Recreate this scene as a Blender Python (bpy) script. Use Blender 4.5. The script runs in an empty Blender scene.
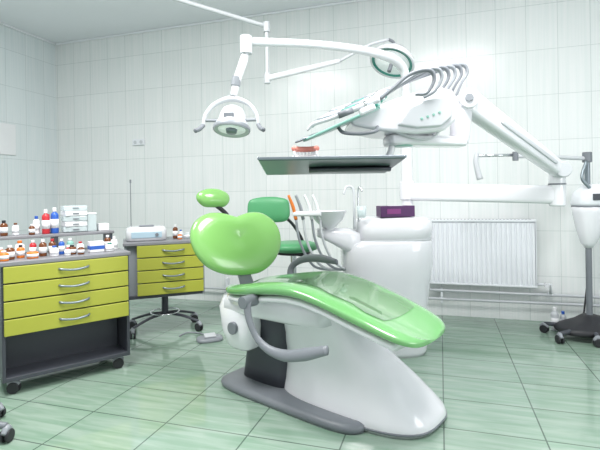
import bpy, math, random
from mathutils import Vector, Matrix
random.seed(3)
PHI=math.radians(17.3)
RZ=Matrix.Rotation(PHI,4,'Z')
sc=bpy.context.scene
try: sc.view_settings.view_transform='Standard'
except Exception: pass

# ------------------------------------------------------------ materials
def mat(name,col,rough=0.4,metal=0.0,coat=0.0,noise=0.03,alpha=1.0,trans=0.0,emit=0.0):
    m=bpy.data.materials.new(name); m.use_nodes=True
    nt=m.node_tree; b=nt.nodes['Principled BSDF']
    b.inputs['Roughness'].default_value=rough
    b.inputs['Metallic'].default_value=metal
    b.inputs['Coat Weight'].default_value=coat
    b.inputs['Alpha'].default_value=alpha
    b.inputs['Transmission Weight'].default_value=trans
    tc=nt.nodes.new('ShaderNodeTexCoord'); nz=nt.nodes.new('ShaderNodeTexNoise')
    nz.inputs['Scale'].default_value=9; nz.inputs['Detail'].default_value=3
    nt.links.new(tc.outputs['Object'],nz.inputs['Vector'])
    mx=nt.nodes.new('ShaderNodeMix'); mx.data_type='RGBA'
    mx.inputs[6].default_value=(*[max(0,c*(1-noise)) for c in col],1)
    mx.inputs[7].default_value=(*[min(1,c*(1+noise)) for c in col],1)
    nt.links.new(nz.outputs['Fac'],mx.inputs[0])
    nt.links.new(mx.outputs[2],b.inputs['Base Color'])
    if emit>0:
        b.inputs['Emission Color'].default_value=(*col,1); b.inputs['Emission Strength'].default_value=emit
    return m
GREEN=mat('green_vinyl',(0.215,0.47,0.13),0.22,coat=0.6)
GREEN_S=mat('green_vinyl_seat',(0.165,0.41,0.15),0.18,coat=0.8)
GREEN_D=mat('green_cover',(0.20,0.38,0.19),0.08,coat=1.0,alpha=.7)
GREEN_ST=mat('stool_green',(0.08,0.32,0.14),0.4)
WHITE=mat('white_plastic',(0.80,0.80,0.84),0.15,coat=0.5)
WHITE2=mat('white_enamel',(0.80,0.82,0.86),0.3)
OFFW=mat('offwhite',(0.58,0.60,0.63),0.35)
GREY=mat('grey_plastic',(0.19,0.205,0.23),0.4)
MGREY=mat('mid_grey',(0.28,0.30,0.33),0.35)
DGREY=mat('dark_grey',(0.055,0.06,0.075),0.45)
BLACK=mat('black_plastic',(0.02,0.02,0.025),0.45)
LIME=mat('lime_drawer',(0.41,0.425,0.055),0.35)
CHROME=mat('chrome',(0.7,0.72,0.74),0.18,metal=1.0)
STEEL=mat('steel',(0.24,0.28,0.31),0.3,metal=0.6)
TRAYM=mat('tray_dark_steel',(0.10,0.14,0.15),0.3,metal=.2)
TEAL=mat('teal_silicone',(0.05,0.27,0.22),0.3)
TEALL=mat('pale_teal',(0.26,0.50,0.43),0.3)
PURPLE=mat('purple_card',(0.07,0.015,0.09),0.4)
PINK=mat('pink_plastic',(0.7,0.25,0.2),0.4)
ORANGE=mat('orange_plastic',(0.75,0.20,0.03),0.4)
RED=mat('red_plastic',(0.55,0.03,0.04),0.35)
BLUE=mat('blue_plastic',(0.03,0.12,0.5),0.35)
BROWN=mat('amber_glass',(0.16,0.05,0.015),0.15)
PAPER=mat('paper',(0.86,0.86,0.88),0.6)
GLASS=mat('clear_plastic',(0.75,0.85,0.87),0.08,alpha=0.55)
LENS=mat('lamp_lens',(0.85,0.9,0.9),0.1,emit=0.3)
TOPG=mat('worktop_grey',(0.24,0.24,0.26),0.35)

# ------------------------------------------------------------ helpers
class G:
    def __init__(s,name,loc=(0,0,0),rot=0.0,abs_=False):
        e=bpy.data.objects.new(name,None); sc.collection.objects.link(e)
        e.empty_display_size=0.1
        e.matrix_world=RZ@Matrix.Translation(loc)@Matrix.Rotation(math.radians(rot),4,'Z')
        s.e=e; s.off=Vector(loc) if abs_ else Vector((0,0,0))
def mesh(g,name,vs,fs,m,smooth=True,bevel=0,sub=0,autos=False,seg=3):
    me=bpy.data.meshes.new(name); off=g.off if g else Vector((0,0,0))
    me.from_pydata([tuple(Vector(v)-off) for v in vs],[],fs); me.validate()
    import bmesh
    bm=bmesh.new(); bm.from_mesh(me); bmesh.ops.recalc_face_normals(bm,faces=bm.faces); bm.to_mesh(me); bm.free()
    me.materials.append(m)
    for p in me.polygons: p.use_smooth=smooth
    o=bpy.data.objects.new(name,me); sc.collection.objects.link(o)
    if g: o.parent=g.e
    if bevel:
        b=o.modifiers.new('b','BEVEL'); b.width=bevel; b.segments=seg; b.limit_method='ANGLE'; b.angle_limit=math.radians(35)
        if smooth:
            w=o.modifiers.new('w','WEIGHTED_NORMAL'); w.keep_sharp=False
    if sub:
        s_=o.modifiers.new('s','SUBSURF'); s_.levels=sub; s_.render_levels=sub
    return o
def box(g,name,c,s,m,bevel=0.005,rz=0,rx=0,ry=0):
    c=Vector(c); R=Matrix.Rotation(math.radians(rz),3,'Z')@Matrix.Rotation(math.radians(ry),3,'Y')@Matrix.Rotation(math.radians(rx),3,'X')
    vs=[c+R@Vector((i*s[0]/2,j*s[1]/2,k*s[2]/2)) for i in(-1,1) for j in(-1,1) for k in(-1,1)]
    fs=[(0,1,3,2),(4,6,7,5),(0,4,5,1),(2,3,7,6),(0,2,6,4),(1,5,7,3)]
    return mesh(g,name,vs,fs,m,True if bevel else False,bevel)
def loft(g,name,rings,m,cap=True,sub=0,smooth=True):
    n=len(rings[0]); vs=[v for r in rings for v in r]; fs=[]
    for i in range(len(rings)-1):
        for j in range(n):
            k=(j+1)%n; fs.append((i*n+j,i*n+k,(i+1)*n+k,(i+1)*n+j))
    if cap:
        for base,idx in ((0,0),((len(rings)-1)*n,-1)):
            c=sum((Vector(v) for v in rings[idx]),Vector())/n; vs.append(tuple(c)); ci=len(vs)-1
            for j in range(n): fs.append((base+j,base+(j+1)%n,ci))
    return mesh(g,name,vs,fs,m,smooth,0,sub)
def se(h1,h2,e=2.0,n=40):
    out=[]
    for i in range(n):
        t=2*math.pi*i/n; c=math.cos(t); s=math.sin(t)
        out.append((h1*math.copysign(abs(c)**(2/e),c),h2*math.copysign(abs(s)**(2/e),s)))
    return out
def loftz(g,name,secs,m,e=2.6,n=48,sub=0):
    rings=[[(cx+a,cy+b,z) for a,b in se(hx,hy,e,n)] for z,cx,cy,hx,hy in secs]
    return loft(g,name,rings,m,True,sub)
def cat(pts,n=8):
    P=[Vector(p) for p in pts]
    if len(P)<3: return P,[i/(len(P)-1)*(len(P)-1) for i in range(len(P))]
    Q=[2*P[0]-P[1]]+P+[2*P[-1]-P[-2]]; out=[];ts=[]
    for i in range(1,len(Q)-2):
        for k in range(n):
            t=k/n;a,b,c,d=Q[i-1:i+3]
            out.append(0.5*((2*b)+(c-a)*t+(2*a-5*b+4*c-d)*t*t+(3*b-a-3*c+d)*t**3)); ts.append(i-1+t)
    out.append(P[-1]); ts.append(len(P)-1)
    return out,ts
def tube(g,name,pts,r,m,flat=1.0,n=16,smooth=True,e=2.0):
    if smooth: P,ts=cat(pts)
    else: P=[Vector(p) for p in pts]; ts=list(range(len(P)))
    rs=r if isinstance(r,(list,tuple)) else [r]*len(pts)
    rings=[];prev=None
    for i,p in enumerate(P):
        T=(P[min(i+1,len(P)-1)]-P[max(i-1,0)]).normalized()
        if prev is None:
            up=Vector((0,0,1)) if abs(T.z)<0.95 else Vector((0,1,0))
            s_=T.cross(up).normalized()
        else: s_=(prev-T*prev.dot(T)).normalized()
        prev=s_; u=s_.cross(T)
        k=min(int(ts[i]),len(rs)-1); f=ts[i]-k; rr=rs[k]*(1-f)+rs[min(k+1,len(rs)-1)]*f
        rings.append([tuple(p+s_*a+u*b) for a,b in se(rr,rr*flat,e,n)])
    return loft(g,name,rings,m)
def cyl(g,name,a,b,r,m,r2=None,n=24,bevel=0.002):
    a=Vector(a);b=Vector(b);T=(b-a).normalized();up=Vector((0,0,1)) if abs(T.z)<.9 else Vector((0,1,0))
    s_=T.cross(up).normalized();u=s_.cross(T);r2=r if r2 is None else r2
    vs=[];
    for p,rr in((a,r),(b,r2)):
        for i in range(n):
            t=2*math.pi*i/n; vs.append(p+s_*rr*math.cos(t)+u*rr*math.sin(t))
    fs=[(i,(i+1)%n,n+(i+1)%n,n+i) for i in range(n)]+[tuple(range(n-1,-1,-1)),tuple(range(n,2*n))]
    return mesh(g,name,vs,fs,m,True,bevel,seg=2)
def lathe(g,name,c,prof,m,axis=(0,0,1),n=32,cap=True):
    c=Vector(c);T=Vector(axis).normalized();up=Vector((0,0,1)) if abs(T.z)<.9 else Vector((0,1,0))
    s_=T.cross(up).normalized();u=s_.cross(T)
    rings=[[tuple(c+T*h+s_*max(r,1e-4)*math.cos(2*math.pi*i/n)+u*max(r,1e-4)*math.sin(2*math.pi*i/n)) for i in range(n)] for r,h in prof]
    return loft(g,name,rings,m,cap)
def cushion(g,name,o,w,h,outl,T,m,Tb=None,p=2.4,dish=0.0):
    o=Vector(o);w=Vector(w).normalized();h=Vector(h);h=(h-w*h.dot(w)).normalized();nn=w.cross(h)
    P,_=cat([(a,b,0) for a,b in outl]+[(outl[0][0],outl[0][1],0)],5); P=P[:-1]
    c=sum(P,Vector())/len(P); Tb=T if Tb is None else Tb
    S=[1,.985,.95,.88,.76,.6,.4,.2,.02]
    front=[];back=[]
    for s_ in S:
        t=(1-s_**p)**(1/p) if s_<1 else 0
        f=[];b=[]
        for q in P:
            v=c+(q-c)*s_; base=o+w*v.x+h*v.y
            f.append(tuple(base+nn*(T*t-dish*(1-s_)**1.5))); b.append(tuple(base-nn*Tb*t))
        front.append(f);back.append(b)
    return loft(g,name,back[::-1]+front[1:],m)
def prism(g,name,prof,y0,y1,m,bevel=0.02):
    n=len(prof); vs=[(x,y0,z) for x,z in prof]+[(x,y1,z) for x,z in prof]
    fs=[tuple(range(n)),tuple(range(2*n-1,n-1,-1))]+[(i,(i+1)%n,n+(i+1)%n,n+i) for i in range(n)]
    return mesh(g,name,vs,fs,m,True,bevel,seg=4)
def castor(g,nm,x,y,r=0.03,a=0,top=0.09):
    d=Vector((math.cos(math.radians(a)),math.sin(math.radians(a)),0))
    c=Vector((x,y,r))
    for k,s_ in enumerate((-1,1)):
        cyl(g,f'{nm}_wheel_{k+1}',c+d*s_*0.006,c+d*s_*0.022,r,BLACK,bevel=0.004)
    e=Vector((-d.y,d.x,0))
    tube(g,f'{nm}_hood',[c+e*r*0.9+Vector((0,0,r*.5)),c+Vector((0,0,r*1.15)),c-e*r*0.9+Vector((0,0,r*.5))],[.012,.018,.012],MGREY)
    cyl(g,f'{nm}_stem',c+Vector((0,0,r*1.1)),(x,y,top),0.009,MGREY)

# ------------------------------------------------------------ room (walls on world axes)
def tilemat(name,swap,tw,th,base,line,stripe,kind):
    m=bpy.data.materials.new(name);m.use_nodes=True;nt=m.node_tree;b=nt.nodes['Principled BSDF'];L=nt.links.new
    g=nt.nodes.new('ShaderNodeNewGeometry');sp=nt.nodes.new('ShaderNodeSeparateXYZ');cb=nt.nodes.new('ShaderNodeCombineXYZ')
    L(g.outputs['Position'],sp.inputs[0])
    L(sp.outputs[swap[0]],cb.inputs[0]);L(sp.outputs[swap[1]],cb.inputs[1])
    br=nt.nodes.new('ShaderNodeTexBrick');br.offset=0;br.squash=1
    br.inputs['Scale'].default_value=1;br.inputs['Brick Width'].default_value=tw;br.inputs['Row Height'].default_value=th
    br.inputs['Mortar Size'].default_value=0.0025 if kind=='wall' else 0.0042;br.inputs['Mortar Smooth'].default_value=0.3;br.inputs['Bias'].default_value=0
    br.inputs['Color1'].default_value=(*base,1);br.inputs['Color2'].default_value=(*[c*(.965 if kind=='wall' else .93) for c in base],1);br.inputs['Mortar'].default_value=(*line,1)
    L(cb.outputs[0],br.inputs['Vector'])
    mp=nt.nodes.new('ShaderNodeMapping');L(cb.outputs[0],mp.inputs['Vector'])
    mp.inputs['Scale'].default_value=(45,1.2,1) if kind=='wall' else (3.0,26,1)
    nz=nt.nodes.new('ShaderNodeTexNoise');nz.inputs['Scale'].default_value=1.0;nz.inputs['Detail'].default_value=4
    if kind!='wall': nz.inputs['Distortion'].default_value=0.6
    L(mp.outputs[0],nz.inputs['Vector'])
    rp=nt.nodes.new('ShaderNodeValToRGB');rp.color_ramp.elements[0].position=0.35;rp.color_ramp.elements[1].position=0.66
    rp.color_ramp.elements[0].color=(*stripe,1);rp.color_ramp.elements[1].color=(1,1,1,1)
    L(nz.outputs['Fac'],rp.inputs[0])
    mx=nt.nodes.new('ShaderNodeMix');mx.data_type='RGBA';mx.blend_type='MULTIPLY';mx.inputs[0].default_value=1
    L(br.outputs['Color'],mx.inputs[6]);L(rp.outputs[0],mx.inputs[7]);L(mx.outputs[2],b.inputs['Base Color'])
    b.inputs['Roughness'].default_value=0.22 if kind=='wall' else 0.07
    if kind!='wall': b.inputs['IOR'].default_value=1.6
    bp=nt.nodes.new('ShaderNodeBump');bp.inputs['Strength'].default_value=0.25;bp.inputs['Distance'].default_value=0.002;bp.invert=True
    L(br.outputs['Fac'],bp.inputs['Height']);L(bp.outputs[0],b.inputs['Normal'])
    return m
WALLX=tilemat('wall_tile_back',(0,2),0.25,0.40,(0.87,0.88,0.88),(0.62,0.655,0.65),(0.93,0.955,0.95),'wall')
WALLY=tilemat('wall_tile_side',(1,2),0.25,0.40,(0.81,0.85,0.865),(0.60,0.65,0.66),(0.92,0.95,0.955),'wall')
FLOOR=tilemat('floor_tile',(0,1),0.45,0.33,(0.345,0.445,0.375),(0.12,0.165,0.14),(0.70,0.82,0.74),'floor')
CEIL=mat('ceiling_paint',(0.89,0.90,0.94),0.8,noise=0.01)
XL,XR,YB,YF,H=-4.52,2.9,4.43,-2.2,3.07
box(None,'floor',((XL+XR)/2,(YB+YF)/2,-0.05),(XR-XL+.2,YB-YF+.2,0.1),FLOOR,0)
box(None,'ceiling',((XL+XR)/2,(YB+YF)/2,H+.05),(XR-XL+.2,YB-YF+.2,0.1),CEIL,0)
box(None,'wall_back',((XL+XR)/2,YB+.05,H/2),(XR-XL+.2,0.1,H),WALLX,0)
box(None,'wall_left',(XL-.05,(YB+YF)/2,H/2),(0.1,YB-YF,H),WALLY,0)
def wr(n,y0,y1,z0,z1): box(None,n,(XR+.05,(y0+y1)/2,(z0+z1)/2),(0.1,y1-y0,z1-z0),WALLY,0)
wr('wall_right',YF,-.6,0,H); wr('wall_right.001',-.6,2.9,0,.9); wr('wall_right.002',-.6,2.9,2.6,H); wr('wall_right.003',2.9,YB,0,H)
wn=G('window_1'); wn.e.matrix_world=Matrix.Translation((XR+.03,1.15,1.75))
for nm,c,s in (('frame_bottom',(0,0,-.82),(.07,3.5,.06)),('frame_top',(0,0,.82),(.07,3.5,.06)),('frame_near',(0,-1.72,0),(.07,.06,1.7)),('frame_far',(0,1.72,0),(.07,.06,1.7)),('mullion_1',(0,-.58,0),(.06,.06,1.7)),('mullion_2',(0,.58,0),(.06,.06,1.7)),('sill',(-.08,0,-.87),(.22,3.6,.03))):
    box(wn,nm,c,s,WHITE2,.006)
box(None,'trim_1',((XL+XR)/2,YB-.012,H-.012),(XR-XL-.05,0.02,0.02),CEIL,0.004)
box(None,'trim_2',(XL+.012,(YB+YF)/2,H-.012),(0.02,YB-YF-.05,0.02),CEIL,0.004)

class GW(G):
    def __init__(s,name,loc):
        e=bpy.data.objects.new(name,None); sc.collection.objects.link(e); e.location=loc; e.empty_display_size=.1
        s.e=e; s.off=Vector(loc)
# radiator
rd=GW('wall_radiator',(.325,YB-.07,.6))
x0,x1,z0,z1=-.145,.785,.315,.905; yf=YB-.12
n=23; w=(x1-x0)/n
cols=[]
for i in range(n):
    a=x0+i*w
    cols+= [(a+.005,yf+.014),(a+.011,yf),(a+w-.011,yf),(a+w-.005,yf+.014)]
vs=[]
for zz in (z0+.015,z1-.03): vs+= [(x,y,zz) for x,y in cols]
N=len(cols)
fs=[(i,i+1,N+i+1,N+i) for i in range(N-1)]
mesh(rd,'ribbed_panel',vs,fs,WHITE2,False)
box(rd,'core',((x0+x1)/2,YB-.075,(z0+z1)/2),(x1-x0-.01,.06,z1-z0-.03),WHITE2,.004)
box(rd,'top_grille',((x0+x1)/2,YB-.075,z1-.01),(x1-x0,.09,.02),WHITE2,.005)
for i in range(30): box(rd,f'grille_slot_{i+1}',(x0+.03+i*.0296,YB-.075,z1+.001),(.012,.06,.002),MGREY,0)
for k,xx in enumerate((x0,x1)): box(rd,f'side_{k+1}',(xx,YB-.075,(z0+z1)/2),(.008,.09,z1-z0),WHITE2,.003)
box(rd,'bottom_rail',((x0+x1)/2,yf+.006,z0+.008),(x1-x0,.014,.018),WHITE2,.004)
for k,xx in enumerate((x0+.15,x1-.15)): box(rd,f'bracket_{k+1}',(xx,YB-.03,.6),(.03,.05,.4),WHITE2,.003)
PY=YB-.07
hp=GW('heating_pipe',(.5,PY,.25))
tube(hp,'pipe_upper',[(-1.6,PY,.25),(.6,PY,.25),(2.8,PY,.25)],.013,OFFW)
tube(hp,'pipe_lower',[(-4.4,PY,.16),(-1.6,PY,.16),(2.8,PY,.19)],.012,OFFW)
tube(hp,'riser',[(.90,PY,.25),(.90,PY-.01,.34),(.80,PY-.01,.34)],.012,WHITE2,smooth=False)
cyl(hp,'valve',(.86,PY-.01,.34),(.86,PY-.07,.34),.02,WHITE)
for k,xx in enumerate((-3.5,-2.2,.0,1.4,2.4)): box(hp,f'clip_{k+1}',(xx,PY+.025,.2),(.02,.05,.14),WHITE2,.002)
ps=GW('wall_notice_sheet',(XL+.01,3.65,1.9))
box(ps,'sheet',(XL+.010,3.66,1.81),(.010,.38,.34),PAPER,0.002)
ws=GW('wall_socket',(-3.32,YB-.01,1.79))
box(ws,'plate',(-3.32,YB-.013,1.79),(.16,.02,.07),WHITE2,.004)
for k in (-.04,.04): cyl(ws,'socket_recess' ,(-3.32+k,YB-.023,1.79),(-3.32+k,YB-.029,1.79),.02,OFFW)

# ------------------------------------------------------------ dental chair
ch=G('dental_chair',(-.31,2.75,0),-39.5)
loftz(ch,'floor_plate',[(0.0,.33,.03,.505,.19),(.02,.33,.03,.51,.195),(.035,.33,.03,.505,.19),(.045,.33,.03,.48,.165)],GREY,e=5,n=64)
loftz(ch,'base_shell',[(.045,.63,.19,.41,.235),(.0,.645,.195,.45,.26),(.03,.645,.195,.46,.265),(.06,.64,.195,.45,.26),(.11,.62,.19,.42,.24),(.19,.58,.18,.375,.21),(.28,.53,.16,.32,.18),(.37,.48,.13,.275,.155),(.46,.43,.10,.25,.145),(.56,.42,.06,.24,.14)],WHITE,e=3.0,n=64)
loftz(ch,'base_seam',[(.014,.645,.195,.461,.266),(.020,.645,.195,.463,.268),(.026,.645,.195,.462,.267)],GREY,e=3.0,n=64)
loftz(ch,'base_lift_cover',[(.04,.10,.10,.20,.13),(.12,.10,.10,.19,.12),(.3,.12,.07,.15,.11),(.5,.16,.03,.16,.13)],DGREY,e=3.5)
seat=[(-.03,.625,.15,.03),(-.015,.635,.19,.05),(.03,.645,.225,.065),(.12,.66,.25,.075),(.25,.685,.262,.08),(.38,.705,.268,.08),(.5,.715,.27,.078),(.6,.707,.268,.075),(.72,.680,.262,.072),(.85,.64,.255,.07),(.98,.60,.245,.066),(1.07,.567,.232,.060),(1.125,.545,.205,.052),(1.155,.528,.165,.042),(1.17,.516,.11,.026)]
def seat_top(x):
    for a,b in zip(seat,seat[1:]):
        if a[0]<=x<=b[0]:
            t=(x-a[0])/(b[0]-a[0]); return a[1]*(1-t)+b[1]*t
    return seat[0][1]
rings=[]
for x,zt,hy,th in seat:
    r=[]
    for a,b in se(hy,th/2,3.2,56):
        dz=0.0
        if b>0: dz=-.022*max(0,1-(a/(hy*.75))**2)
        r.append((x,a,zt-th/2+b+dz))
    rings.append(r)
loft(ch,'seat_cushion',rings,GREEN_S,sub=1)
rings=[[(x,a,zt-th-.012+b) for a,b in se(hy*.93,.028,3,40)] for x,zt,hy,th in seat[1:-3]]
loft(ch,'seat_shell',rings,WHITE)
loft(ch,'seat_frame',[[(x,a,z+b) for a,b in se(hy,hz,3.5,40)] for x,z,hy,hz in ((-.06,.52,.15,.04),(-.03,.52,.19,.06),(.2,.53,.20,.07),(.45,.54,.19,.08),(.62,.53,.15,.06))],WHITE)
loftz(ch,'rear_link_housing',[(.27,.06,-.12,.07,.05),(.29,.06,-.12,.10,.07),(.38,.04,-.12,.12,.08),(.50,.02,-.10,.14,.09),(.56,.02,-.08,.13,.08)],WHITE,e=3)
cyl(ch,'link_pivot',(.06,-.19,.40),(.06,-.215,.40),.035,GREY)
vs=[];fs=[];nx,ny=14,10
for i in range(nx+1):
    x=.44+.56*i/nx
    hy=.165-.015*math.cos(i*1.3)
    for j in range(ny+1):
        y=-hy+2*hy*j/ny; HY=.25
        dz=-.022*max(0,1-(y/(HY*.75))**2)
        vs.append((x,y,seat_top(x)+dz+.004-.0015*abs(y/hy)))
for i in range(nx):
    for j in range(ny):
        a=i*(ny+1)+j; fs.append((a,a+1,a+ny+2,a+ny+1))
mesh(ch,'foot_cover',vs,fs,GREEN_D)
wv=(.24,.96,-.04); hv=(-.34,.1,.93)
heart=[(0,.395),(-.10,.42),(-.2,.415),(-.285,.36),(-.32,.27),(-.30,.17),(-.235,.085),(-.13,.035),(0,.02),(.12,.03),(.22,.085),(.29,.17),(.315,.27),(.285,.36),(.2,.42),(.10,.425)]
BO=Vector((-.03,-.02,.645))
cushion(ch,'backrest_cushion',BO,wv,hv,heart,.05,GREEN,Tb=.02,p=3.0,dish=.022)
W=Vector(wv).normalized();Hh=Vector(hv);Hh=(Hh-W*Hh.dot(W)).normalized();NN=W.cross(Hh)
cushion(ch,'backrest_shell',BO-NN*.025,wv,hv,[(a*.95,.22+(b-.22)*.95) for a,b in heart],.02,WHITE,Tb=.05)
tube(ch,'backrest_bracket',[(.0,.0,.50),(-.06,.02,.62),BO-NN*.07+Hh*.2],[.05,.045,.035],MGREY,flat=.5)
tube(ch,'headrest_post',[BO-NN*.05+Hh*.3,BO-NN*.04+Hh*.42-W*.03,(-.255,-.075,1.11)],.014,BLACK)
cushion(ch,'headrest_cushion',(-.24,-.070,1.082),wv,(-.45,.1,.9),[(0,.0),(-.07,.005),(-.11,.045),(-.105,.09),(-.05,.12),(0,.125),(.05,.12),(.105,.09),(.11,.045),(.07,.005)],.05,GREEN,Tb=.03)
tube(ch,'armrest_near',[(.28,-.26,.60),(.295,-.31,.595),(.32,-.325,.52),(.37,-.325,.44),(.45,-.325,.395),(.56,-.32,.385),(.68,-.315,.415),(.80,-.31,.457)],[.020,.022,.018,.017,.021,.028,.031,.022],GREY,flat=.6)
cyl(ch,'armrest_near_hub',(.28,-.24,.60),(.28,-.335,.60),.032,GREY)
tube(ch,'armrest_far',[(.06,.30,.56),(.04,.33,.66),(.10,.335,.715),(.2,.33,.745),(.32,.325,.75),(.42,.32,.74)],[.020,.020,.022,.028,.03,.02],GREY,flat=.6)

# ------------------------------------------------------------ dental unit
du=G('dental_unit',(.66,3.35,0),0,abs_=True)
cx,cy=.63,3.36
loftz(du,'cuspidor_body',[(0,cx+.02,cy,.25,.22),(.03,cx+.02,cy,.26,.23),(.35,cx+.02,cy,.27,.24),(.52,cx+.0,cy,.31,.26),(.64,cx,cy,.33,.27),(.74,cx,cy,.33,.27),(.80,cx+.01,cy,.32,.26),(.82,cx+.03,cy,.29,.25)],WHITE,e=3)
loftz(du,'body_seam',[(.816,cx+.04,cy,.278,.246),(.822,cx+.04,cy,.287,.252),(.828,cx+.04,cy,.286,.251)],OFFW,e=3)
loftz(du,'cuspidor_top',[(.815,cx+.04,cy,.26,.23),(.83,cx+.04,cy,.283,.25),(.90,cx+.05,cy,.283,.25),(.95,cx+.05,cy,.275,.24),(.975,cx+.05,cy,.24,.21),(.982,cx+.05,cy,.18,.16)],WHITE,e=3)
cyl(du,'column_lower',(.815,3.42,.95),(.815,3.42,1.52),.044,WHITE)
cyl(du,'column_collar',(.815,3.42,1.10),(.815,3.42,1.24),.058,WHITE,bevel=.01)
cyl(du,'column_upper',(.815,3.42,1.5),(.815,3.42,1.95),.03,WHITE)
lathe(du,'spittoon_bowl',(.20,3.2,.97),[(.03,-.06),(.05,-.05),(.10,.0),(.13,.06),(.135,.065),(.125,.062),(.09,.01),(.03,-.02),(.0,-.025)],WHITE,cap=False)
loft(du,'bowl_bracket',[[(x,3.24+a,z+b) for a,b in se(.08,h,3,24)] for x,z,h in ((.12,.88,.03),(.2,.86,.05),(.34,.82,.09),(.42,.78,.1))],WHITE)
tube(du,'bowl_faucet',[(.385,3.22,.9),(.385,3.22,1.14),(.37,3.22,1.2),(.33,3.21,1.2),(.31,3.2,1.15)],.009,OFFW)
tube(du,'cup_filler',[(.42,3.25,.95),(.42,3.25,1.16),(.43,3.24,1.2),(.445,3.22,1.17)],.007,CHROME)
lathe(du,'rinse_cup',(.43,3.15,.985),[(.025,0),(.03,.02),(.035,.08),(.033,.08),(.028,.02),(0,.01)],GLASS)
box(du,'assistant_holder',(.05,3.12,1.02),(.2,.07,.035),WHITE,.012,rz=-10)
tube(du,'assistant_arm',[(.12,3.14,1.0),(.22,3.2,.9),(.34,3.26,.84)],.02,WHITE)
for k,(xx,mm) in enumerate(((-.04,ORANGE),(.01,MGREY),(.07,WHITE),(.125,WHITE))):
    tube(du,f'suction_handle_{k+1}',[(xx-.04,3.10,1.15),(xx-.01,3.11,1.07),(xx+.01,3.12,.98)],[.009,.012,.012],mm)
    tube(du,f'suction_hose_{k+1}',[(xx+.01,3.12,.98),(xx+.03,3.13,.84),(xx+.09,3.16,.70),(xx+.18,3.22,.62),(.40,3.28,.60)],.009,OFFW if k%2 else MGREY)
def beam(nm,a,b,h1,h2,w1,w2,m):
    a=Vector(a);b=Vector(b);T=(b-a).normalized();s_=T.cross(Vector((0,0,1))).normalized();u=s_.cross(T)
    R=[]
    for t,k in ((0,.75),(.02,.95),(.05,1),(.5,1),(.95,1),(.98,.95),(1,.75)):
        hh=(h1*(1-t)+h2*t)*k;ww=(w1*(1-t)+w2*t)*k;p=a+(b-a)*t
        R.append([tuple(p+s_*x+u*y) for x,y in se(ww,hh,4.5,40)])
    return loft(du,nm,R,m)
beam('lower_arm',(.82,3.42,1.16),(1.70,2.92,1.125),.066,.06,.05,.05,WHITE)
cyl(du,'elbow_joint',(1.675,2.93,1.05),(1.675,2.93,1.275),.05,WHITE,bevel=.012)
cyl(du,'elbow_ring',(1.675,2.93,1.19),(1.675,2.93,1.20),.053,GREY,bevel=.002)
beam('spring_arm',(1.69,2.90,1.27),(.93,2.50,1.66),.045,.068,.045,.05,WHITE)
beam('spring_arm_cover',(1.60,2.80,1.325),(1.15,2.565,1.555),.012,.016,.01,.012,OFFW)
cyl(du,'spring_arm_pivot_1',(1.66,2.82,1.285),(1.68,2.96,1.285),.05,OFFW,bevel=.008)
cyl(du,'spring_arm_pivot_2',(.92,2.42,1.66),(.95,2.57,1.66),.055,WHITE,bevel=.008)
cyl(du,'pivot_cap',(.915,2.41,1.66),(.92,2.42,1.66),.022,MGREY,bevel=.003)
beam('wrist_post',(.915,2.5,1.68),(.88,2.48,1.42),.05,.04,.045,.045,WHITE)
beam('wrist_arm',(.90,2.48,1.425),(.47,2.42,1.435),.028,.03,.07,.08,WHITE)
cyl(du,'console_neck',(.56,2.42,1.40),(.56,2.42,1.50),.055,TEALL,bevel=.008)
prof=[(.26,1.535),(.27,1.50),(.42,1.47),(.60,1.455),(.74,1.465),(.805,1.52),(.82,1.61),(.79,1.675),(.73,1.69),(.62,1.675),(.48,1.63),(.36,1.58)]
prism(du,'console_body',prof,2.29,2.62,WHITE,.03)
prism(du,'console_side_cover',[(.50,1.495),(.60,1.478),(.72,1.485),(.775,1.53),(.78,1.60),(.74,1.64),(.66,1.63),(.56,1.585)],2.270,2.30,OFFW,.012)
for i in range(4): cyl(du,f'button_{i+1}',(.62+.03*i,2.271,1.525+.010*i),(.62+.03*i,2.266,1.525+.010*i),.007,TEALL)
rr=[]
for t in range(6):
    x=.12+.07*t; z=1.475+.03*t
    rr.append([(x+.10*(a/.2),2.40+a,z+b+.30*a) for a,b in se(.20,.010,5,32)])
loft(du,'instrument_rack',rr,TEALL)
rr=[]
for t in range(4):
    x=.07+.02*t; z=1.463+.008*t
    rr.append([(x+.10*(a/.2),2.40+a,z+b+.30*a) for a,b in se(.18+.01*t,.007,5,32)])
loft(du,'rack_lip',rr,STEEL)
for i in range(6):
    y=2.17+i*.075; lz=-.07+.027*i; dx=-.01+.026*i
    q=1.56+lz
    A=[(.05+dx,y,q-.03),(.08+dx,y,q),(.16+dx,y,q+.025),(.28+dx,y,q+.07),(.40+dx,y,q+.115)]
    tube(du,f'handpiece_{i+1}',A,[.005,.011,.010,.015,.015],(OFFW,STEEL,WHITE)[i%3])
    tube(du,f'handpiece_grip_{i+1}',[(.20+dx,y,q+.040),(.27+dx,y,q+.066)],.0165,(GREY,TEAL,MGREY)[i%3])
    cyl(du,f'handpiece_ring_{i+1}',(.325+dx,y,q+.087),(.34+dx,y,q+.093),.0175,CHROME)
    box(du,f'grip_cradle_{i+1}',(.34+dx,y,q+.065),(.08,.045,.03),TEAL if i%2 else WHITE,.01,ry=-23)
    px=.57+.06*i; pz=1.722+.026*i
    tube(du,f'instrument_whip_{i+1}',[(.40+dx,y,q+.115),((.40+dx)*.6+px*.4,y,(q+.115)*.55+pz*.45+.004),(px-.04,y,pz-.004),(px+.03,y,pz+.02),(px+.075,y,pz+.012),(px+.085,y,pz-.03),(px+.05,y,pz-.09),(px+.0,y+.02,1.63)],[.013,.009,.010,.014,.013,.010,.008,.008],MGREY if i%2 else GREY,flat=.85)
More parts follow.
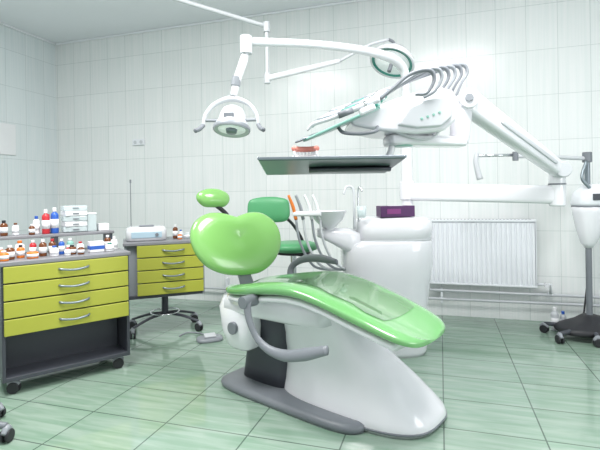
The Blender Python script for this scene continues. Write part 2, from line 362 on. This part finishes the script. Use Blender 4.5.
for i in range(3): tube(du,f'hose_loop_{i+1}',[(.74,2.34+.08*i,1.49),(.70,2.34+.08*i,1.44),(.63,2.34+.08*i,1.43),(.5,2.34+.08*i,1.47)],.006,OFFW)
tube(du,'console_handle',[(.40,2.29,1.49),(.38,2.22,1.46),(.30,2.20,1.445),(.22,2.22,1.455),(.2,2.29,1.49)],.009,GREY)
# tray
tr=du
tube(tr,'tray_arm',[(.50,2.42,1.43),(.49,2.42,1.37),(.45,2.42,1.315)],.018,WHITE)
box(tr,'tray_base',(.155,2.40,1.298),(.70,.52,.010),TRAYM,.004,ry=0,rx=-5)
for k,(c,s) in enumerate((((.155,2.14,1.326),(.71,.010,.014)),((.155,2.66,1.283),(.71,.010,.014)))): box(tr,f'tray_rim_{k+1}',c,s,STEEL if k==0 else CHROME,.003)
for k,xx in enumerate((-.195,.505)): box(tr,f'tray_side_rim_{k+1}',(xx,2.4,1.306),(.010,.52,.016),CHROME,.003,rx=-5)
loft(tr,'tray_support',[[(x,2.4+a,1.280+b) for a,b in se(.07*k,.012,3,24)] for x,k in ((.05,.4),(.1,1),(.42,1),(.48,.6))],DGREY)

dm=G('dental_cast_model',(.03,2.20,1.323),0)
for zz,mm,nm in ((.010,PAPER,'lower_plaster'),(.054,PINK,'upper_gum')):
    pts=[(.055*math.cos(t),.045*math.sin(t),zz) for t in [math.pi*(k/8) for k in range(9)]]
    tube(dm,nm,pts,.014,mm)
for k in range(11):
    t=math.pi*k/10; box(dm,f'tooth_{k+1}',(.055*math.cos(t),.045*math.sin(t),.032),(.011,.011,.020),PAPER,.002)
bx=G('glove_box',(.68,3.22,.984),8)
box(bx,'carton',(0,0,.04),(.25,.11,.078),PURPLE,.004)
box(bx,'label',(-.03,-.0565,.04),(.10,.002,.035),mat('magenta_print',(.20,.03,.17),.4),0)
box(bx,'opening',(0,0,.079),(.1,.04,.003),PAPER,.001)

# ------------------------------------------------------------ dental lamp on the column
lp=G('dental_operating_lamp',(-.40,2.7,1.6),0,abs_=True)
tube(lp,'lamp_arm_main',[(.815,3.42,1.93),(.815,3.41,2.02),(.78,3.38,2.10),(.68,3.30,2.145),(.45,3.13,2.15),(.10,2.9,2.12),(-.30,2.7,2.075)],[.03,.032,.036,.036,.030,.026,.026],WHITE)
cyl(lp,'arm_knuckle',(-.31,2.7,2.11),(-.31,2.7,2.00),.036,OFFW,bevel=.006)
tube(lp,'lamp_drop_arm',[(-.31,2.7,2.02),(-.33,2.7,1.95),(-.365,2.7,1.85),(-.39,2.7,1.75)],[.02,.026,.024,.02],WHITE)
cyl(lp,'yoke_joint',(-.368,2.7,1.865),(-.378,2.7,1.81),.028,MGREY)
tube(lp,'lamp_yoke',[(-.565,2.66,1.56),(-.555,2.67,1.63),(-.50,2.69,1.70),(-.40,2.7,1.735),(-.30,2.69,1.70),(-.25,2.67,1.63),(-.24,2.66,1.56)],[.009,.011,.014,.018,.014,.011,.009],OFFW)
tube(lp,'handle_left',[(-.565,2.66,1.57),(-.58,2.63,1.545),(-.60,2.6,1.53)],.013,GREY)
tube(lp,'handle_right',[(-.24,2.66,1.57),(-.225,2.63,1.545),(-.205,2.6,1.53)],.013,GREY)
lathe(lp,'lamp_head',(-.40,2.68,1.55),[(.0,.145),(.03,.143),(.06,.125),(.075,.095),(.085,.05),(.105,.015),(.108,-.01),(.10,-.018),(.09,-.01),(.02,.03),(.0,.03)],OFFW,axis=(0.05,.25,1))
lathe(lp,'reflector_lens',(-.402,2.678,1.545),[(.0,.0),(.09,0),(.09,.008),(0,.008)],LENS,axis=(0.05,.25,1))
lathe(lp,'rim_band',(-.40,2.68,1.55),[(.1085,-.012),(.111,-.006),(.111,.008),(.107,.014)],MGREY,axis=(0.05,.25,1),cap=False)
tube(lp,'side_bar',[(-.565,2.67,1.60),(-.40,2.68,1.60),(-.24,2.67,1.60)],.009,MGREY)
lathe(lp,'bulb_cap',(-.402,2.672,1.525),[(0,0),(.03,.0),(.035,.02),(0,.02)],STEEL,axis=(0.05,.25,1))
box(lp,'head_vent',(-.405,2.607,1.62),(.06,.01,.03),GREY,.003)

# ------------------------------------------------------------ ceiling surgical lamp
sl=G('ceiling_surgical_lamp',(-1.7,3.45,3.07),0,abs_=True)
lathe(sl,'ceiling_canopy',(-1.75,3.5,3.069),[(0,0),(.09,0),(.085,-.03),(.03,-.05),(0,-.05)],WHITE)
cyl(sl,'canopy_stem',(-1.75,3.5,3.03),(-1.75,3.5,2.94),.025,WHITE)
tube(sl,'upper_arm',[(-1.75,3.5,2.955),(-1.0,3.5,2.71),(-.24,3.5,2.465)],.017,OFFW)
cyl(sl,'upper_knuckle',(-.24,3.5,2.50),(-.24,3.5,2.42),.026,OFFW,bevel=.005)
cyl(sl,'drop_tube',(-.24,3.5,2.45),(-.24,3.5,2.04),.014,OFFW)
cyl(sl,'lower_knuckle',(-.24,3.5,2.10),(-.24,3.5,2.02),.025,OFFW,bevel=.005)
tube(sl,'lower_arm',[(-.24,3.5,2.06),(.05,3.52,2.13),(.33,3.54,2.20)],[.024,.024,.018],WHITE)
tube(sl,'lower_arm_thin',[(.33,3.54,2.20),(.46,3.55,2.27),(.58,3.55,2.33),(.72,3.56,2.37)],.012,OFFW)
ax=Vector((.35,.35,.87)); LC=Vector((.74,3.54,2.18))
lathe(sl,'lamp_housing',LC,[(0,.13),(.05,.125),(.12,.09),(.17,.03),(.18,.0),(.175,-.012),(.16,-.005)],WHITE,axis=ax,cap=False)
lathe(sl,'green_filter_ring',LC,[(.165,-.006),(.165,.02),(.14,.02),(.14,-.004),(.165,-.006)],TEAL,axis=ax,cap=False)
lathe(sl,'lamp_lens',LC,[(0,.0),(.14,.0),(.14,.01),(0,.01)],LENS,axis=ax)
cyl(sl,'grip',LC,LC-ax*.09,.016,GREY)
tube(sl,'lamp_fork',[(.72,3.56,2.37),(.76,3.57,2.35),(.785,3.585,2.30)],.012,GREY)

# ------------------------------------------------------------ drawer cabinets
def cabinet(name,loc,rot,W,D,zb,zd0,zd1,nd,leftpad=0.0,dark=True):
    g=G(name,loc,rot)
    box(g,'carcass_top',(W/2-leftpad/2,D/2,zd1+.012),(W+leftpad+.02,D+.03,.028),TOPG,.006)
    for k,xx in enumerate((-leftpad+.009,W-.009)): box(g,f'side_panel_{k+1}',(xx,D/2,(zb+zd1)/2),(.018,D,zd1-zb),MGREY if not dark else DGREY,.002)
    box(g,'back_panel',(W/2-leftpad/2,D-.008,(zb+zd1)/2),(W+leftpad-.03,.014,zd1-zb),DGREY,0)
    box(g,'drawer_carcass',(W/2-leftpad/2,D/2+.01,(zd0+zd1)/2),(W+leftpad-.036,D-.04,zd1-zd0),MGREY if not dark else DGREY,0)
    box(g,'bottom_board',(W/2-leftpad/2,D/2,zb+.012),(W+leftpad-.03,D,.025),DGREY,.003)
    h=(zd1-zd0)/nd
    for i in range(nd):
        z=zd0+h*(i+.5)
        box(g,f'drawer_front_{i+1}',(W/2,-.008,z),(W-.02,.02,h-.008),LIME,.004)
        c=W/2+.02
        hw=.085
        tube(g,f'handle_{i+1}',[(c-hw,-.017,z+.008),(c-hw*.8,-.034,z+.004),(c,-.042,z-.003),(c+hw*.8,-.034,z+.004),(c+hw,-.017,z+.008)],.007,STEEL,n=10)
    return g
c1=cabinet('drawer_cabinet',(-1.735,2.60,0),38.5,.725,.46,.085,.352,.762,4)
for k,(xx,yy) in enumerate(((.06,.05),(.66,.05),(.06,.41),(.66,.41))): castor(c1,f'castor_{k+1}',xx,yy,.034,60+k*20,.088)
box(c1,'lower_shelf_panel',(.36,.20,.22),(.68,.02,.25),DGREY,.003)
box(c1,'raised_shelf',(.34,.36,.905),(.74,.19,.02),TOPG,.004)
for k,xx in enumerate((-.01,.34,.69)): box(c1,f'shelf_support_{k+1}',(xx,.36,.838),(.018,.18,.115),DGREY,.002)
c2=cabinet('drawer_cabinet',(-1.33,3.62,0),20.7,.545,.42,.33,.352,.762,4,leftpad=.085,dark=False)
for k,(xx,yy) in enumerate(((-.03,.06),(.5,.06),(-.03,.36),(.5,.36))):
    tube(c2,f'base_leg_{k+1}',[(.235,.21,.15),((xx+.235)/2,(yy+.21)/2,.13),(xx,yy,.085)],[.02,.016,.014],DGREY,flat=.7)
    castor(c2,f'castor_{k+1}',xx,yy,.034,30*k,.09)
cyl(c2,'base_column',(.235,.21,.13),(.235,.21,.335),.028,DGREY)
tube(c2,'foot_ring',[(.235+.12*math.cos(t),.21+.12*math.sin(t),.16) for t in [2*math.pi*k/12 for k in range(13)]],.006,CHROME,n=8)

class GL(G):
    def __init__(s,name,par,xy,z):
        e=bpy.data.objects.new(name,None); sc.collection.objects.link(e); e.empty_display_size=.05
        e.matrix_world=par.e.matrix_world@Matrix.Translation((xy[0],xy[1],z)); s.e=e; s.off=Vector((0,0,0))
bpy.context.view_layer.update()
def bottle(g,nm,x,y,r,h,m,capm,z=0):
    lathe(g,nm,(x,y,z),[(0,0),(r*.95,0),(r,.004),(r,h*.68),(r*.85,h*.76),(r*.4,h*.82),(r*.4,h*.86),(0,h*.86)],m,n=20)
    cyl(g,nm+'_cap',(x,y,z+h*.84),(x,y,z+h),r*.5,capm,n=16)
    cyl(g,nm+'_label',(x,y,z+h*.2),(x,y,z+h*.55),r*1.02,PAPER,n=20,bevel=0)
mb=GL('medicine_bottles',c1,(.0,.0),.789)
L=[(.055,.10,.026,.085,BROWN,PAPER),(.115,.14,.022,.08,ORANGE,BLACK),(.17,.07,.032,.05,ORANGE,PAPER),(.235,.13,.022,.105,BROWN,PAPER),(.29,.08,.026,.065,PAPER,BLUE),(.345,.15,.018,.10,BLUE,PAPER),(.395,.10,.027,.06,BROWN,BLACK),(.455,.14,.022,.075,PAPER,RED),(.01,.15,.032,.07,ORANGE,PAPER),(.63,.10,.028,.055,PAPER,TEAL),
(.02,.05,.026,.06,ORANGE,PAPER),(.30,.20,.022,.10,BROWN,RED),(.12,.22,.027,.10,PAPER,ORANGE),(.41,.22,.022,.095,TEALL,PAPER),(.68,.17,.022,.09,PAPER,PAPER),(.19,.20,.02,.10,RED,PAPER),(.36,.05,.018,.05,PAPER,RED),(.44,.055,.02,.055,BROWN,PAPER),(.65,.22,.022,.10,BROWN,PAPER)]
for i,(x,y,r,h,m,cm) in enumerate(L): bottle(mb,f'bottle_{i+1}',x,y,r,h,m,cm)
ms=GL('spray_bottles',c1,(0,0),.916)
for i,(x,y,r,h,m,cm) in enumerate(((.285,.33,.024,.165,RED,PAPER),(.34,.34,.025,.175,BLUE,PAPER),(.235,.37,.021,.12,PAPER,BLUE),(.05,.36,.022,.10,BROWN,BLACK),(.115,.37,.02,.08,PAPER,BROWN),(.31,.40,.02,.13,PAPER,RED),(.0,.37,.022,.08,PAPER,ORANGE),(.20,.31,.018,.07,BROWN,PAPER))): bottle(ms,f'bottle_{i+1}',x,y,r,h,m,cm)
db=GL('supply_boxes',c1,(0,0),.916)
for i in range(5):
    box(db,f'drawer_box_{i+1}',(.465,.36,.02+i*.037),(.15-.008*(i%2),.12,.034),PAPER if i%2 else GLASS,.005,rz=(-3,4,-2,5,0)[i])
    box(db,f'box_pull_{i+1}',(.465,.297,.02+i*.037),(.04,.008,.008),GREY,.002)
box(db,'side_boxes',(.575,.37,.06),(.06,.10,.12),GLASS,.004)
box(db,'side_box_lid',(.575,.37,.125),(.064,.104,.01),PAPER,.003)
box(db,'small_carton',(.655,.36,.025),(.07,.08,.05),PAPER,.003)
wb=GL('worktop_carton',c1,(.55,.13),.789)
box(wb,'carton',(0,.0,.035),(.09,.07,.07),PAPER,.003); box(wb,'carton_band',(0,0,.03),(.092,.072,.025),BLUE,.002)
st=GL('sterilizer',c2,(.09,.22),.789)
loft(st,'housing',[[(a,b,z) for a,b in se(hx,hy,5,40)] for z,hx,hy in ((0,.155,.13),(.006,.165,.14),(.08,.165,.14),(.108,.155,.13),(.117,.13,.10))],WHITE)
box(st,'front_panel',(.0,-.141,.05),(.24,.008,.05),mat('pale_blue_panel',(.45,.6,.7),.3),.004)
box(st,'lid_handle',(.0,-.10,.124),(.12,.02,.015),MGREY,.005)
cyl(st,'dial',(.08,-.145,.05),(.08,-.158,.05),.014,GREY)
rod=GL('thin_drip_stand',c2,(-.03,.385),.789)
cyl(rod,'base_disc',(0,0,0),(0,0,.008),.025,STEEL,n=20); cyl(rod,'rod',(0,0,.005),(0,0,.50),.004,GREY,n=10); cyl(rod,'tip',(0,0,.49),(0,0,.52),.008,GREY,n=10)
kb=GL('medicine_bottles',c2,(0,0),.789)
for i,(x,y,r,h,m,cm) in enumerate(((.33,.2,.022,.12,BROWN,PAPER),(.38,.25,.02,.07,PAPER,BLUE),(.43,.18,.03,.05,GLASS,PAPER),(.49,.22,.018,.06,TEALL,PAPER),(.36,.12,.02,.05,ORANGE,PAPER))): bottle(kb,f'bottle_{i+1}',x,y,r,h,m,cm)

# ------------------------------------------------------------ dentist stool
stl=G('dentist_stool',(-.06,3.62,0),0)
for k in range(5):
    a=math.radians(72*k+20); x,y=.27*math.cos(a),.27*math.sin(a)
    tube(stl,f'star_leg_{k+1}',[(0,0,.10),(x*.6,y*.6,.09),(x,y,.075)],[.025,.02,.015],GREY)
    castor(stl,f'castor_{k+1}',x,y,.028,72*k,.08)
cyl(stl,'gas_column',(0,0,.09),(0,0,.69),.024,CHROME)
lathe(stl,'seat_cushion',(0,0,.70),[(0,0),(.15,0),(.19,.015),(.2,.035),(.19,.06),(.15,.072),(0,.068)],GREEN_ST)
cyl(stl,'seat_pan',(0,0,.68),(0,0,.705),.14,BLACK)
tube(stl,'back_bracket',[(0,0,.69),(.06,.12,.69),(.08,.18,.75),(.0,.14,.90),(-.10,.09,1.0)],.013,BLACK)
cushion(stl,'back_cushion',(-.195,.03,.93),(1,.12,0),(0,.05,1),[(0,0),(-.12,.005),(-.165,.04),(-.172,.11),(-.155,.18),(-.08,.205),(0,.21),(.08,.205),(.155,.18),(.172,.11),(.165,.04),(.12,.005)],.035,GREEN_ST,Tb=.02)
tube(stl,'height_lever',[(0,0,.67),(.12,-.06,.66),(.2,-.1,.66)],.006,BLACK)

s2=G('rolling_stool',(-1.67,2.12,0),0)
for k in range(5):
    a=math.radians(72*k+4); x,y=.26*math.cos(a),.26*math.sin(a)
    tube(s2,f'star_leg_{k+1}',[(0,0,.10),(x*.6,y*.6,.09),(x,y,.075)],[.025,.02,.015],GREY)
    castor(s2,f'castor_{k+1}',x,y,.03,72*k,.08)
cyl(s2,'gas_column',(0,0,.09),(0,0,.45),.024,CHROME)
lathe(s2,'seat_cushion',(0,0,.45),[(0,0),(.13,0),(.16,.015),(.17,.035),(.16,.06),(.13,.072),(0,.068)],GREEN_ST)

# ------------------------------------------------------------ mobile unit at right
X,Y=2.25,3.52
mx=G('mobile_xray_unit',(X,Y,0),0,abs_=True)
loftz(mx,'base_housing',[(.05,X+.04,Y,.28,.17),(.07,X+.04,Y,.29,.18),(.10,X+.05,Y,.26,.16),(.14,X+.04,Y,.14,.10),(.17,X+.01,Y,.07,.06),(.18,X,Y,.045,.045)],BLACK,e=3)
for k,(a,b) in enumerate(((-.31,-.13),(-.28,.14),(-.08,-.22),(.30,-.12),(.30,.12))):
    tube(mx,f'leg_{k+1}',[(X+a*.4,Y+b*.4,.075),(X+a,Y+b,.075)],[.022,.014],DGREY)
    castor(mx,f'castor_{k+1}',X+a,Y+b,.032,40*k,.08)
cyl(mx,'pole_lower',(X,Y,.15),(X,Y,.80),.022,GREY)
cyl(mx,'pole_core',(X+.03,Y+.02,.15),(X+.03,Y+.02,.6),.008,BLACK)
loftz(mx,'power_head',[(.70,X,Y,.025,.025),(.74,X,Y,.05,.05),(.85,X+.01,Y,.09,.08),(.98,X+.02,Y,.125,.10),(1.02,X+.02,Y,.13,.105),(1.03,X+.02,Y,.12,.10)],WHITE,e=2.6)
loftz(mx,'power_head_cap',[(1.03,X+.03,Y,.13,.10),(1.05,X+.03,Y,.14,.11),(1.13,X+.05,Y,.14,.11),(1.19,X+.08,Y,.10,.09),(1.20,X+.08,Y,.07,.07)],WHITE2,e=3)
loftz(mx,'head_seam',[(1.022,X+.025,Y,.132,.106),(1.032,X+.025,Y,.132,.106)],GREY,e=2.8)
box(mx,'display',(X+.02,Y-.112,1.10),(.10,.01,.05),DGREY,.003,rx=0)
cyl(mx,'pole_upper',(X,Y,1.12),(X,Y,1.42),.02,STEEL)
tube(mx,'boom_1',[(X,Y,1.40),(X-.3,Y-.02,1.415),(X-.58,Y-.02,1.425)],[.016,.016,.014],OFFW)
tube(mx,'boom_2',[(X-.55,Y-.02,1.435),(X-.86,Y,1.435)],.012,CHROME)
cyl(mx,'boom_joint',(X-.57,Y-.02,1.39),(X-.57,Y-.02,1.46),.022,GREY)
cyl(mx,'pole_cap',(X,Y,1.37),(X,Y,1.45),.034,GREY,bevel=.005)
tube(mx,'boom_head',[(X-.86,Y,1.46),(X-.87,Y,1.38),(X-.84,Y,1.25)],[.016,.020,.024],OFFW)
tube(mx,'boom_rod',[(X-.03,Y-.04,1.38),(X-.08,Y-.06,1.25),(X-.03,Y-.07,1.17)],.012,STEEL)
tube(mx,'power_cable',[(X+.02,Y+.1,1.0),(X+.1,Y+.16,.6),(X+.05,Y+.14,.2),(X,Y+.1,.12)],.007,BLACK)

fb=G('floor_bottles',(2.12,3.72,0),0)
bottle(fb,'bottle_1',-.03,0,.03,.19,OFFW,PAPER); bottle(fb,'bottle_2',.05,.02,.025,.15,OFFW,BLUE)
fp=G('foot_pedal',(-.74,3.6,0),20)
loft(fp,'pedal_base',[[(a,b,z) for a,b in se(hx,hy,3,32)] for z,hx,hy in ((0,.1,.07),(.008,.105,.075),(.025,.1,.07),(.03,.08,.05))],MGREY)
box(fp,'pedal_lever',(0,-.01,.042),(.09,.07,.012),OFFW,.004,rx=8)
tube(fp,'pedal_cable',[(.0,.07,.012),(-.06,.2,.008),(-.15,.25,.008),(-.22,.18,.008)],.006,MGREY)

# ------------------------------------------------------------ lights
def area(name,loc,size,power,rot=(0,0,0),col=(1,1,1),sy=None):
    l=bpy.data.lights.new(name,'AREA');l.energy=power;l.size=size;l.color=col
    if sy: l.shape='RECTANGLE';l.size_y=sy
    o=bpy.data.objects.new(name,l);sc.collection.objects.link(o);o.location=loc;o.rotation_euler=rot;return o
area('added_ceiling_fill',(-2.0,1.5,3.02),1.0,88,col=(1,.985,.97),sy=1.0)  # soft overhead fill added to brighten the room, no fixture stands here
area('added_ceiling_fill.001',(.2,1.8,3.02),1.0,78,col=(1,.985,.97),sy=1.0)  # second added fill, likewise without a real fixture
area('window_daylight',(XR+.2,1.15,1.75),3.3,95,rot=(0,math.radians(90),0),col=(.96,.98,1),sy=1.6)
w=bpy.data.worlds.new('w');sc.world=w;w.use_nodes=True
bg=w.node_tree.nodes['Background'];bg.inputs[0].default_value=(.97,.975,1,1);bg.inputs[1].default_value=.88

# ------------------------------------------------------------ camera
cd=bpy.data.cameras.new('camera');cam=bpy.data.objects.new('camera',cd);sc.collection.objects.link(cam)
cd.sensor_width=36;cd.lens=27;cd.shift_y=-.05;cd.clip_start=.05
cam.matrix_world=Matrix.Translation((0,0,1.15))@RZ@Matrix.Rotation(math.radians(90),4,'X')@Matrix.Rotation(math.radians(-0.9),4,'Z')
sc.camera=cam
